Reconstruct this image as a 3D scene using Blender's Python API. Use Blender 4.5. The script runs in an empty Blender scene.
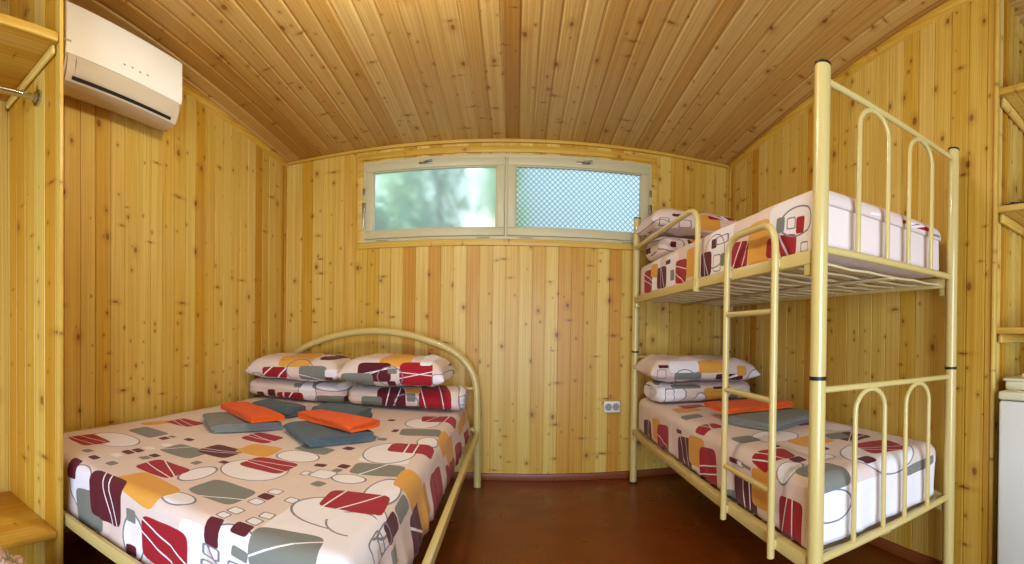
import bpy, bmesh, math, random
from mathutils import Vector, Matrix, noise
random.seed(7)
C = bpy.context.scene.collection
PI = math.pi

# ------------------------------------------------------------------ camera, sky, lights, exposure
F, CX, CY = 431.756, 515.352, 336.235        # cylindrical focal length (px) and principal point of the 1024x564 frame
ROLL, PITCH = .014, -.008
cam = bpy.data.cameras.new('camera'); cam_o = bpy.data.objects.new('camera', cam); C.objects.link(cam_o)
cam.type = 'PANO'; cam.panorama_type = 'CENTRAL_CYLINDRICAL'
cam.central_cylindrical_range_u_min = (0 - CX) / F
cam.central_cylindrical_range_u_max = (1024 - CX) / F
cam.central_cylindrical_range_v_min = (CY - 564) / F
cam.central_cylindrical_range_v_max = CY / F
cam.central_cylindrical_radius = 1.0
cam.clip_start = .02
def to_cam(p):
    X, Y, Z = p
    c, s = math.cos(PITCH), math.sin(PITCH); Y, Z = c*Y + s*Z, -s*Y + c*Z
    c, s = math.cos(ROLL), math.sin(ROLL); X, Z = c*X + s*Z, -s*X + c*Z
    return X, Z, -Y
rows = [to_cam((1,0,0)), to_cam((0,1,0)), to_cam((0,0,1))]   # row i = image of world axis i
cam_o.matrix_world = Matrix(rows).to_4x4()
bpy.context.scene.camera = cam_o

sc = bpy.context.scene
sc.view_settings.view_transform = 'Standard'; sc.view_settings.look = 'None'
sc.view_settings.gamma = 1.0; sc.view_settings.use_curve_mapping = False
sc.view_settings.exposure = 0.0
sc.cycles.use_denoising = True
sc.cycles.max_bounces = 8; sc.cycles.diffuse_bounces = 5; sc.cycles.transparent_max_bounces = 12
sc.cycles.sample_clamp_indirect = 6.0
sc.cycles.caustics_reflective = False

W = bpy.data.worlds.new('sky'); sc.world = W; W.use_nodes = True
wn = W.node_tree.nodes; wl = W.node_tree.links
bg = wn['Background']; bg.inputs['Strength'].default_value = 2.6
bg.inputs['Color'].default_value = (.80, .93, 1.0, 1)

# the room (metres, camera at the origin, looking along +Y)
XL, XR, YB, YF, ZF = -1.894, 1.713, 3.189, -1.45, -1.095
XA, YA = 2.35, .86                            # alcove on the right: its back plane and where it starts
CEIL, SLOPE = 1.421, .079
def zc(y): return CEIL + SLOPE * (YB - y)
WX0, WX1, WZ0, WZ1 = -1.185, 1.022, .69, 1.315   # window opening
DX0, DX1, DZ1 = -.70, 1.00, .95                    # door opening behind the camera

def area(name, loc, rot, sx, sy, power, color):
    l = bpy.data.lights.new(name, 'AREA'); l.shape = 'RECTANGLE'; l.size = sx; l.size_y = sy
    l.energy = power; l.color = color
    o = bpy.data.objects.new(name, l); C.objects.link(o); o.location = loc; o.rotation_euler = rot
    return o
# daylight through the open double door behind the camera
area('door_daylight', ((DX0+DX1)/2, YF-.03, (ZF+DZ1)/2), (PI/2, 0, 0), DX1-DX0, DZ1-ZF, 105, (.62, .77, 1.0))

LAMP = 108.0          # glow of the pendant lamp's opal globe (the lamp itself is built near the end)

# ------------------------------------------------------------------ node helpers
def lin(r, g, b):
    f = lambda c: (c/255/12.92) if c/255 <= .04045 else ((c/255+.055)/1.055)**2.4
    return (f(r), f(g), f(b), 1)
class NT:
    def __init__(s, name):
        s.m = bpy.data.materials.new(name); s.m.use_nodes = True
        s.t = s.m.node_tree; s.n = s.t.nodes; s.l = s.t.links
        s.p = s.n['Principled BSDF']; s.out = s.n['Material Output']
    def node(s, typ, **kw):
        n = s.n.new(typ)
        for k, v in kw.items(): setattr(n, k, v)
        return n
    def put(s, sock, v):
        if isinstance(v, bpy.types.NodeSocket): s.l.new(v, sock)
        elif v is not None: sock.default_value = v
    def math(s, op, a, b=None, c=None, clamp=False):
        n = s.node('ShaderNodeMath', operation=op, use_clamp=clamp)
        for i, v in enumerate((a, b, c)): s.put(n.inputs[i], v)
        return n.outputs[0]
    def vmath(s, op, a, b=None):
        n = s.node('ShaderNodeVectorMath', operation=op)
        s.put(n.inputs[0], a); s.put(n.inputs[1], b)
        return n.outputs['Value'] if op in ('LENGTH', 'DOT_PRODUCT') else n.outputs[0]
    def xyz(s, x, y, z=0.0):
        n = s.node('ShaderNodeCombineXYZ')
        for i, v in enumerate((x, y, z)): s.put(n.inputs[i], v)
        return n.outputs[0]
    def mix(s, f, a, b, blend='MIX'):
        n = s.node('ShaderNodeMix', data_type='RGBA', blend_type=blend)
        s.put(n.inputs[0], f); s.put(n.inputs[6], a); s.put(n.inputs[7], b)
        return n.outputs[2]
    def noise(s, vec, scale=1.0, detail=2.0, rough=.5, dims='3D'):
        n = s.node('ShaderNodeTexNoise', noise_dimensions=dims)
        s.put(n.inputs['Vector'], vec); n.inputs['Scale'].default_value = scale
        n.inputs['Detail'].default_value = detail; n.inputs['Roughness'].default_value = rough
        return n.outputs[0]
    def smooth(s, v, a, b, c=0.0, d=1.0):
        n = s.node('ShaderNodeMapRange', interpolation_type='SMOOTHSTEP')
        for i, x in enumerate((v, a, b, c, d)): s.put(n.inputs[i], x)
        return n.outputs[0]
    def ramp(s, f, stops):
        n = s.node('ShaderNodeValToRGB'); e = n.color_ramp.elements
        while len(e) < len(stops): e.new(.5)
        for i, (p, c) in enumerate(stops): e[i].position = p; e[i].color = c
        s.put(n.inputs[0], f); return n.outputs[0]
    def bump(s, h, strength, dist):
        n = s.node('ShaderNodeBump'); n.inputs['Strength'].default_value = strength
        n.inputs['Distance'].default_value = dist; s.put(n.inputs['Height'], h)
        s.l.new(n.outputs[0], s.p.inputs['Normal'])
    def set(s, **kw):
        for k, v in kw.items(): s.put(s.p.inputs[k.replace('_', ' ')], v)

def plain(name, rgb, rough=.5, metal=0., coat=0., bumpy=0., vary=.95):
    t = NT(name); tc = t.node('ShaderNodeTexCoord').outputs['Object']
    f = t.noise(tc, 9, 3)
    c = lin(*rgb); d = tuple(x*vary for x in c[:3]) + (1,)
    t.set(Base_Color=t.mix(f, d, c), Roughness=rough, Metallic=metal, Coat_Weight=coat)
    if bumpy: t.bump(t.noise(tc, 220, 2), bumpy, .002)
    return t.m

PINE = [(0.0, lin(214,176,74)), (.25, lin(224,196,104)), (.5, lin(208,167,60)), (.68, lin(228,202,116)), (.82, lin(206,158,50)), (1.0, lin(192,134,34))]
def pine(name, ua, va, pitch=.097, off=0.0, stops=PINE, rough=.42, seed=0.0, knots=1.0):
    """varnished pine boards: boards run along axis va, side by side along axis ua"""
    t = NT(name); sp = t.node('ShaderNodeSeparateXYZ')
    t.l.new(t.node('ShaderNodeTexCoord').outputs['Object'], sp.inputs[0])
    U, V = sp.outputs[ua], sp.outputs[va]
    u0 = t.math('SUBTRACT', U, off)
    idx = t.math('FLOOR', t.math('DIVIDE', u0, pitch))
    w = t.node('ShaderNodeTexWhiteNoise', noise_dimensions='1D'); t.put(w.inputs['W'], t.math('ADD', idx, 11.3+seed))
    r1 = w.outputs['Value']; rs = t.node('ShaderNodeSeparateColor'); t.l.new(w.outputs['Color'], rs.inputs[0])
    r2, r3 = rs.outputs[1], rs.outputs[2]
    lu = t.math('SUBTRACT', u0, t.math('MULTIPLY', idx, pitch))
    vs = t.math('MULTIPLY_ADD', r2, 9.7, V)
    zz = t.math('MULTIPLY', idx, 3.17)
    warp = t.noise(t.xyz(t.math('MULTIPLY', lu, 7), t.math('MULTIPLY', vs, 1.5), zz), 1, 2)
    ph = t.math('ADD', t.math('MULTIPLY', lu, t.math('MULTIPLY_ADD', r3, 60, 75)), t.math('MULTIPLY', warp, 7.5))
    ring = t.math('MULTIPLY_ADD', t.math('SINE', t.math('MULTIPLY', ph, 6.2832)), .5, .5)
    grain = t.noise(t.xyz(t.math('MULTIPLY', lu, 260), t.math('MULTIPLY', vs, 3.5), zz), 1, 3, .6)
    tone = t.noise(t.xyz(t.math('MULTIPLY', lu, 14), t.math('MULTIPLY', vs, 1.1), zz), 1, 2)
    base = t.ramp(t.math('ADD', t.math('MULTIPLY', r1, .8), t.math('MULTIPLY', tone, .2)), stops)
    col = t.mix(t.math('MULTIPLY', ring, .40), base, t.mix(1, base, (.77, .67, .47, 1), 'MULTIPLY'))
    col = t.mix(t.smooth(grain, .45, .75, 0, .30), col, t.mix(1, col, (.74, .62, .46, 1), 'MULTIPLY'))
    streak = t.noise(t.xyz(t.math('MULTIPLY', lu, 95), t.math('MULTIPLY', vs, .7), zz), 1, 2)
    col = t.mix(t.smooth(streak, .42, .64, 0, .60), col, t.mix(1, col, (.80, .68, .48, 1), 'MULTIPLY'))
    kd = None
    for sx, sy, sc_, rmin, keep in ((1.0, .70, 5.2, .050, .45), (.36, 1.0, 6.0, .032, .50), (1.0, .8, 11., .050, .78), (.22, 1.0, 4.5, .022, .48)):
        vo = t.node('ShaderNodeTexVoronoi', voronoi_dimensions='2D'); vo.inputs['Scale'].default_value = sc_
        nz = t.noise(t.xyz(U, V, seed), 30, 1)
        t.put(vo.inputs['Vector'], t.xyz(t.math('MULTIPLY', t.math('ADD', U, seed), sx), t.math('MULTIPLY', t.math('MULTIPLY_ADD', nz, .012, V), sy)))
        cs = t.node('ShaderNodeSeparateColor'); t.l.new(vo.outputs['Color'], cs.inputs[0])
        on = t.math('GREATER_THAN', cs.outputs[0], keep)
        rad = t.math('MULTIPLY_ADD', cs.outputs[1], rmin*1.1, rmin*.6)
        d = t.math('DIVIDE', vo.outputs['Distance'], rad)
        core = t.math('MULTIPLY', t.smooth(d, .55, 1.05, 1, 0), on)
        halo = t.math('MULTIPLY', t.smooth(d, .9, 3.2, 1, 0), on)
        col = t.mix(t.math('MULTIPLY', halo, .42*knots), col, t.mix(1, col, (.66, .47, .26, 1), 'MULTIPLY'))
        col = t.mix(t.math('MULTIPLY', core, .75*knots), col, lin(104, 58, 16))
        kd = core if kd is None else t.math('MAXIMUM', kd, core)
    t.set(Base_Color=col, Roughness=rough, Coat_Weight=.08, Coat_Roughness=.25, Specular_IOR_Level=.35)
    t.bump(t.math('ADD', t.math('MULTIPLY', grain, .5), t.math('MULTIPLY', ring, .3)), .12, .002)
    return t.m

# ------------------------------------------------------------------ printed cotton: rounded blocks, ringed circles, small squares
INK = {'C': lin(158,4,28), 'M': lin(88,6,28), 'O': lin(220,160,62), 'G': lin(124,126,116), 'W': lin(236,232,236), 'L': lin(126,126,136)}
BEIGE = lin(222,203,192)
def cotton(name, shapes, base=BEIGE, seed=1, dx=0., dy=0.):
    t = NT(name); uv = t.node('ShaderNodeUVMap').outputs[0]; rnd = random.Random(seed)
    col = base
    def local(cx, cy, hx, hy, rot):
        m = t.node('ShaderNodeMapping', vector_type='TEXTURE'); t.l.new(uv, m.inputs[0])
        m.inputs['Location'].default_value = (cx+dx, cy+dy, 0); m.inputs['Rotation'].default_value = (0, 0, rot)
        m.inputs['Scale'].default_value = (max(hx, .004)*1.10, max(hy, .004)*1.10, 1)
        return m.outputs[0]
    for ink, kind, cx, cy, hx, hy, rot in shapes:
        rnd = random.Random(int(cx*1000)*7919 + int(cy*1000))
        p = local(cx, cy, hx, hy, rot)
        if kind in 'or':
            L = t.vmath('LENGTH', p)
            if ink == 'W': col = t.mix(t.math('LESS_THAN', L, 1.0), col, INK['W'])
            col = t.mix(t.math('COMPARE', L, 1.0, .0026/min(hx, hy)), col, INK['L'])
        else:
            c2 = t.vmath('MULTIPLY', p, p); c3 = t.vmath('MULTIPLY', c2, p)
            L = t.vmath('LENGTH', c3)
            mask = t.math('LESS_THAN', L, 1.0)
            if ink in 'CMOGW': col = t.mix(mask, col, INK[ink])
            if kind == 'n':
                col = t.mix(t.math('COMPARE', L, 1.0, min(.4, 3*.0020/min(hx, hy))), col, INK['L'])
            if kind == 'l':
                a0 = rnd.uniform(-.5, .5) + (PI/2 if rnd.random() < .35 else 0)
                for k in range(2 if ink in 'CM' else 1):
                    a = a0 + rnd.uniform(-.25, .25); c0 = rnd.uniform(-.7, .1) + .55*k
                    dt = t.vmath('DOT_PRODUCT', p, (math.sin(a), math.cos(a), 0))
                    ln = t.math('MULTIPLY', t.math('COMPARE', dt, c0, .0022/min(hx, hy)), mask)
                    col = t.mix(ln, col, INK['W'])
    t.set(Base_Color=col, Roughness=.85, Sheen_Weight=.08)
    tc = t.node('ShaderNodeTexCoord').outputs['Object']
    t.bump(t.math('ADD', t.noise(tc, 26, 3), t.math('MULTIPLY', t.noise(tc, 700, 1), .06)), .35, .006)
    return t.m

def cotton_on(o, name, shapes, tile=.45, **kw):
    """print a large spread piece by piece: every tile of the cloth gets a material with the blocks that reach it"""
    me = o.data; me.materials.clear(); uv = me.uv_layers[0].data; slots = {}
    for p in me.polygons:
        c = [sum(uv[i].uv[k] for i in p.loop_indices)/p.loop_total for k in (0, 1)]
        key = (math.floor(c[0]/tile), math.floor(c[1]/tile))
        if key not in slots:
            x0, y0 = key[0]*tile, key[1]*tile; mg = .03
            S = [s for s in shapes if s[2]+abs(s[4])*1.15+abs(s[5])*.2 > x0-mg and s[2]-abs(s[4])*1.15-abs(s[5])*.2 < x0+tile+mg
                 and s[3]+abs(s[5])*1.15+abs(s[4])*.2 > y0-mg and s[3]-abs(s[5])*1.15-abs(s[4])*.2 < y0+tile+mg]
            slots[key] = len(me.materials); me.materials.append(cotton(name, S, **kw))
        p.material_index = slots[key]
# ------------------------------------------------------------------ mesh helpers
def rbox(bm, x0, x1, y0, y1, z0, z1, r=.004, seg=2):
    res = bmesh.ops.create_cube(bm, size=1.0); vs = res['verts']
    for v in vs: v.co = Vector(((x0+x1)/2 + v.co.x*(x1-x0), (y0+y1)/2 + v.co.y*(y1-y0), (z0+z1)/2 + v.co.z*(z1-z0)))
    if r > 0:
        es = list({e for v in vs for e in v.link_edges})
        bmesh.ops.bevel(bm, geom=es, offset=min(r, .45*min(x1-x0, y1-y0, z1-z0)), segments=seg, affect='EDGES', profile=.5)
    return bm
def smooth_path(pts, closed=False, n=6):
    P = [Vector(p) for p in pts]; out = []
    for i in range(len(P)-1):
        p0, p1, p2, p3 = P[max(i-1,0)], P[i], P[i+1], P[min(i+2,len(P)-1)]
        for k in range(n):
            s = k/n
            out.append(.5*((2*p1) + (p2-p0)*s + (2*p0-5*p1+4*p2-p3)*s*s + (3*p1-p0-3*p2+p3)*s**3))
    return out + [P[-1]]
def fillet(pts, r, n=7):
    P = [Vector(p) for p in pts]; out = [P[0]]
    for a, b, c in zip(P, P[1:], P[2:]):
        d1, d2 = (a-b), (c-b); L = min(r, .49*d1.length, .49*d2.length)
        p, q = b + d1.normalized()*L, b + d2.normalized()*L
        for k in range(n+1):
            s = k/n; out.append((1-s)**2*p + 2*s*(1-s)*b + s*s*q)
    return out + [P[-1]]
def tube(bm, pts, r, sides=14, cap=True):
    P = [Vector(p) for p in pts]; rings = []; up = None
    for i, p in enumerate(P):
        d = (P[min(i+1, len(P)-1)] - P[max(i-1, 0)]).normalized()
        if up is None: up = d.orthogonal().normalized()
        up = (up - d*up.dot(d)).normalized(); sd = d.cross(up)
        rr = r(i/(len(P)-1)) if callable(r) else r
        rings.append([bm.verts.new(p + rr*(math.cos(2*PI*k/sides)*up + math.sin(2*PI*k/sides)*sd)) for k in range(sides)])
    for A, B in zip(rings, rings[1:]):
        for k in range(sides): bm.faces.new((A[k], A[(k+1)%sides], B[(k+1)%sides], B[k]))
    if cap:
        bm.faces.new(list(reversed(rings[0]))); bm.faces.new(rings[-1])
    return bm
def extrude_y(bm, prof, y0, y1, axis=1, caps=True):
    """closed profile of (a, b) pairs swept along an axis"""
    mk = {1: lambda a, b, y: (a, y, b), 0: lambda a, b, y: (y, a, b)}[axis]
    A = [bm.verts.new(mk(a, b, y0)) for a, b in prof]; B = [bm.verts.new(mk(a, b, y1)) for a, b in prof]
    n = len(prof)
    for k in range(n): bm.faces.new((A[k], A[(k+1)%n], B[(k+1)%n], B[k]))
    if caps: bm.faces.new(A); bm.faces.new(list(reversed(B)))
    return bm
def obj(name, bm, mat, parent=None, sharp=35, recalc=True):
    if recalc: bmesh.ops.recalc_face_normals(bm, faces=bm.faces)
    me = bpy.data.meshes.new(name); bm.to_mesh(me); bm.free()
    for p in me.polygons: p.use_smooth = True
    me.set_sharp_from_angle(angle=math.radians(sharp))
    me.materials.append(mat)
    o = bpy.data.objects.new(name, me); C.objects.link(o)
    if parent: o.parent = parent
    return o
def tag(o, label, cat, group=None, kind=None):
    o['label'] = label; o['category'] = cat
    if group: o['group'] = group
    if kind: o['kind'] = kind
    return o
def part_at(o, root):                       # keep world coordinates under a root Empty
    o.parent = root; o.matrix_parent_inverse = Matrix.Translation(-Vector(root.location)); return o
def thing(name, loc, label, cat, group=None):
    o = bpy.data.objects.new(name, None); C.objects.link(o); o.location = loc; o.empty_display_size = .05
    return tag(o, label, cat, group)
def part(name, bm, mat, root, sharp=35):
    return part_at(obj(name, bm, mat, None, sharp), root)
def sub(name, bm, mat, prt, sharp=35):      # prt is a mesh whose own matrix_parent_inverse cancels its root
    o = obj(name, bm, mat, None, sharp); o.parent = prt; return o
def struct(name, bm, mat, sharp=35):
    o = obj(name, bm, mat, None, sharp, recalc=False); o['kind'] = 'structure'; return o
N = bmesh.new

def planks(bm, f, u0, u1, v0, v1, pitch=.097, off=0., gap=.005, depth=.006, cham=.0018):
    """tongue-and-groove boards: f(u, v, d) -> point, d = distance behind the face; v0/v1 may be functions of u"""
    pts = []; k = math.floor((u0-off)/pitch) - 1
    while off + k*pitch < u1 + pitch:
        b = off + k*pitch
        pts += [(b, depth), (b+gap*.5, depth), (b+gap*.5+cham, 0), (b+pitch-gap*.5-cham, 0), (b+pitch-gap*.5, depth)]
        k += 1
    def clip(p, q):
        (a, da), (b, db) = p, q
        if b <= u0 or a >= u1: return None
        if a < u0: da += (db-da)*(u0-a)/(b-a); a = u0
        if b > u1: db = da + (db-da)*(u1-a)/(b-a); b = u1
        return (a, da), (b, db)
    V0 = v0 if callable(v0) else (lambda u: v0); V1 = v1 if callable(v1) else (lambda u: v1)
    for p, q in zip(pts, pts[1:]):
        s = clip(p, q)
        if not s or s[1][0] - s[0][0] < 1e-6: continue
        (a, da), (b, db) = s
        bm.faces.new([bm.verts.new(f(*x)) for x in ((a, V0(a), da), (b, V0(b), db), (b, V1(b), db), (a, V1(a), da))])
    return bm

def drape(name, x0, x1, y0, y1, zt, R, dl, dr, df, db, mat, step=.02, wr=.008, seed=3, crown=0., flare=0.):
    """a spread laid over a mattress: flat top, rounded folds, hanging sides; UV is the unrolled cloth in metres"""
    def total(d): return R*PI/2 + max(0, d-R) if d > 0 else 0
    al, ar, af, ab = total(dl), total(dr), total(df), total(db)
    xa, xb = (x0+R if dl else x0), (x1-R if dr else x1); ya, yb = (y0+R if df else y0), (y1-R if db else y1)
    def rng(a, b): n = max(2, round((b-a)/step)); return [a + (b-a)*i/n for i in range(n+1)]
    us = rng(xa-al, xb+ar); vs = rng(ya-af, yb+ab)
    bm = N(); uvl = bm.loops.layers.uv.new('UVMap'); G = {}
    for i, u in enumerate(us):
        for j, v in enumerate(vs):
            du = u-xb if u > xb else (xa-u if u < xa else 0); su = 1 if u > xb else -1
            dv = v-yb if v > yb else (ya-v if v < ya else 0); sv = 1 if v > yb else -1
            cu, cv = min(max(u, xa), xb), min(max(v, ya), yb)
            d = math.hypot(du, dv); lim = max((ar if su > 0 else al) if du else 0, (ab if sv > 0 else af) if dv else 0)
            k = 1.0
            if du and dv and d > lim: k = lim/d; d = lim
            x, y, z = cu, cv, zt
            if d > 0:
                a = min(d/R, PI/2); h = R*math.sin(a); drop = R*(1-math.cos(a)) + max(0, d-R*PI/2)
                nx, ny = (du*su, dv*sv); L = math.hypot(nx, ny); nx /= L; ny /= L
                hang = min(1, max(0, d-R)/.15)
                along = cv if du > dv else cu
                fold = noise.noise(Vector((along*13, seed, z*2))) + .6*noise.noise(Vector((along*31, seed+5, drop*4)))
                h += hang*wr*fold*1.3 + (flare*hang if du > dv else 0)
                x += nx*h; y += ny*h; z -= drop
            w = noise.noise(Vector((u*3.1, v*3.1, seed)))*.005 + noise.noise(Vector((u*11, v*9, seed+2)))*.0022
            if d < R: z += w + crown*max(0, 1-((2*u-x0-x1)/(x1-x0))**2)*max(0, 1-((2*v-y0-y1)/(y1-y0))**2)
            G[i, j] = bm.verts.new((x, y, z))
    for i in range(len(us)-1):
        for j in range(len(vs)-1):
            ij = ((i,j),(i+1,j),(i+1,j+1),(i,j+1))
            try: f = bm.faces.new([G[q] for q in ij])
            except ValueError: continue
            for lp, q in zip(f.loops, ij): lp[uvl].uv = (us[q[0]], vs[q[1]])
    o = obj(name, bm, mat, None, 180, recalc=False)
    so = o.modifiers.new('thickness', 'SOLIDIFY'); so.thickness = .004; so.offset = -1
    return o

def pillow(name, c, sx, sy, sz, rz, mat, tilt=(0, 0), seed=1, flat=-.10, corner=.18):
    """soft case: two bulging skins meeting in a seam with pointed corners; UV = the print as projected on (x, z)"""
    n = 34; m = 24; bm = N(); uvl = bm.loops.layers.uv.new('UVMap')
    M = Matrix.Translation(c) @ Matrix.Rotation(rz, 4, 'Z') @ Matrix.Rotation(tilt[0], 4, 'X') @ Matrix.Rotation(tilt[1], 4, 'Y')
    def P(a, b, side):
        e = (1-abs(a)**7)**.5 * (1-abs(b)**4.5)**.5
        pin = 1 - .06*(1-abs(b)**2)*abs(a)**3; pin2 = 1 - corner*.5*(1-abs(a)**2)*abs(b)**3
        z = side*sz/2*e*(1 if side > 0 else flat+.55)
        nz = noise.noise(Vector((a*2.2+seed, b*2.2, side)))*.018 + noise.noise(Vector((a*6+seed, b*5, side)))*.012 + noise.noise(Vector((a*13+seed, b*8, side)))*.006*abs(a)**2
        return M @ Vector((a*sx/2*pin, b*sy/2*pin2, z + nz*e))
    top = {}; bot = {}
    for i in range(n+1):
        for j in range(m+1):
            a, b = math.sin((i/n-.5)*PI), math.sin((j/m-.5)*PI)
            top[i,j] = bm.verts.new(P(a, b, 1))
            bot[i,j] = top[i,j] if i in (0,n) or j in (0,m) else bm.verts.new(P(a, b, -1))
    for S, fl in ((top, 0), (bot, 1)):
        for i in range(n):
            for j in range(m):
                q = [S[i,j], S[i+1,j], S[i+1,j+1], S[i,j+1]]
                f = bm.faces.new(q[::-1] if fl else q)
                for lp in f.loops: lp[uvl].uv = (lp.vert.co.x, lp.vert.co.z)
    # seam: a thin piping along the edge
    o = obj(name, bm, mat, None, 180)
    return o

def roll(name, x0, x1, yc, z0, h, dep, mat, seed=1, rz=0., loose=.02, spiral=True):
    """a duvet folded over into a thick soft roll lying along x, its turns visible at the ends"""
    bm = N(); uvl = bm.loops.layers.uv.new('UVMap'); n = 44; k = 40; rings = []
    for i in range(n+1):
        s = i/n; x = x0 + (x1-x0)*s
        e = min(1, (min(s, 1-s)*(x1-x0)/.05)); e = .80 + .20*math.sqrt(max(0, 1-(1-e)**2))
        ring = []
        for j in range(k):
            a = 2*PI*j/k; ca, sa = math.cos(a), math.sin(a)
            q = (abs(ca)**2.7 + abs(sa)**2.7)**(-1/2.7)
            ends = max(0, 1 - min(s, 1-s)/.22)
            g = noise.noise(Vector((x*4.5+seed, ca*1.3, sa*1.3)))*loose + noise.noise(Vector((x*15+seed, ca*3, sa*3)))*loose*(.35+.7*ends)
            crease = -.010*math.exp(-((sa*q+.02)/.10)**2)*(1 if ca < 0 else .6)
            r = q*(1 + g*3) 
            ring.append(bm.verts.new((x, yc + dep/2*ca*r*e - crease*(1 if ca < 0 else -1), z0 + h/2 + h/2*sa*r*e)))
        rings.append(ring)
    for A, B in zip(rings, rings[1:]):
        for j in range(k): bm.faces.new((A[j], A[(j+1)%k], B[(j+1)%k], B[j]))
    for ring, sgn, in ((rings[0], -1), (rings[-1], 1)):      # the ends: turns of cloth stepping inwards
        cen = sum((v.co for v in ring), Vector())/k; prev = ring
        for q, (sc_, dx) in enumerate(((.86, .010), (.74, -.004), (.60, .008), (.46, -.006), (.28, .006), (.1, -.003))):
            cur = [bm.verts.new(cen + (v.co-cen)*sc_ + Vector((sgn*dx, 0, 0))) for v in ring]
            for j in range(k): bm.faces.new((prev[j], prev[(j+1)%k], cur[(j+1)%k], cur[j]))
            prev = cur
        bm.faces.new(prev)
    bmesh.ops.recalc_face_normals(bm, faces=bm.faces)
    if rz:
        cx = Vector(((x0+x1)/2, yc, 0)); M = Matrix.Translation(cx) @ Matrix.Rotation(rz, 4, 'Z') @ Matrix.Translation(-cx)
        bmesh.ops.transform(bm, matrix=M, verts=bm.verts)
    for f in bm.faces:
        for lp in f.loops: lp[uvl].uv = (lp.vert.co.x + (lp.vert.co.y-yc)*.25, lp.vert.co.z)
    return obj(name, bm, mat, None, 180, recalc=False)

def towel(name, c, w, l, rz, t, layers, mat, label, seed=1, z=None, sag=.004, group=None):
    """a towel folded into a stack of layers, the folds showing as round edges at the front and back"""
    bm = N(); th = t/layers; path = []; prof = []
    n = 14
    # centre line of the folded cloth in (y, z): goes forward, turns round, comes back ...
    for k in range(layers):
        zz = th*(k+.5); ys = [(-l/2 + th*.5) + (l - th)*i/n for i in range(n+1)]
        if k % 2: ys.reverse()
        path += [(y, zz) for y in ys]
        if k < layers-1:
            e = ys[-1]; sg = 1 if e > 0 else -1
            for q in (1, 2, 3):
                a = -PI/2 + PI*q/4; path.append((e + sg*th*.5*math.cos(a), zz + th*.5 + th*.5*math.sin(a)))
    half = th*.47; L = []; Rr = []
    for i, p in enumerate(path):
        a = path[max(i-1,0)]; b = path[min(i+1,len(path)-1)]; dx, dz = b[0]-a[0], b[1]-a[1]; q = math.hypot(dx, dz)
        L.append((p[0]-dz/q*half, p[1]+dx/q*half)); Rr.append((p[0]+dz/q*half, p[1]-dx/q*half))
    prof = L + Rr[::-1]; m = 16; rings = []
    M = Matrix.Translation((c[0], c[1], z)) @ Matrix.Rotation(rz, 4, 'Z')
    for i in range(m+1):
        s = -1 + 2*i/m; x = w/2*s
        ring = []
        for (y, zz) in prof:
            fz = zz*(1 - .10*abs(s)**6 - .22*max(0, abs(2*y/l))**6)
            fz += (noise.noise(Vector((x*6+seed, y*6, zz*3)))*.5+.25)*sag*zz/t*3.2
            ex = 1 - .02*abs(2*y/l)**4 + .012*noise.noise(Vector((seed, y*9, zz*90)))
            ring.append(bm.verts.new(M @ Vector((x*ex + noise.noise(Vector((seed+3, y*5, zz*30)))*.010, y + noise.noise(Vector((x*5, seed, zz*40)))*.010, fz))))
        rings.append(ring)
    k = len(prof)
    for A, B in zip(rings, rings[1:]):
        for j in range(k): bm.faces.new((A[j], A[(j+1)%k], B[(j+1)%k], B[j]))
    nn = len(path)
    for ring in (rings[0], rings[-1]):
        for j in range(nn-1): bm.faces.new((ring[j], ring[j+1], ring[2*nn-2-j], ring[2*nn-1-j]))
    o = obj(name, bm, mat, None, 60)
    return tag(o, label, 'towel', group)

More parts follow.
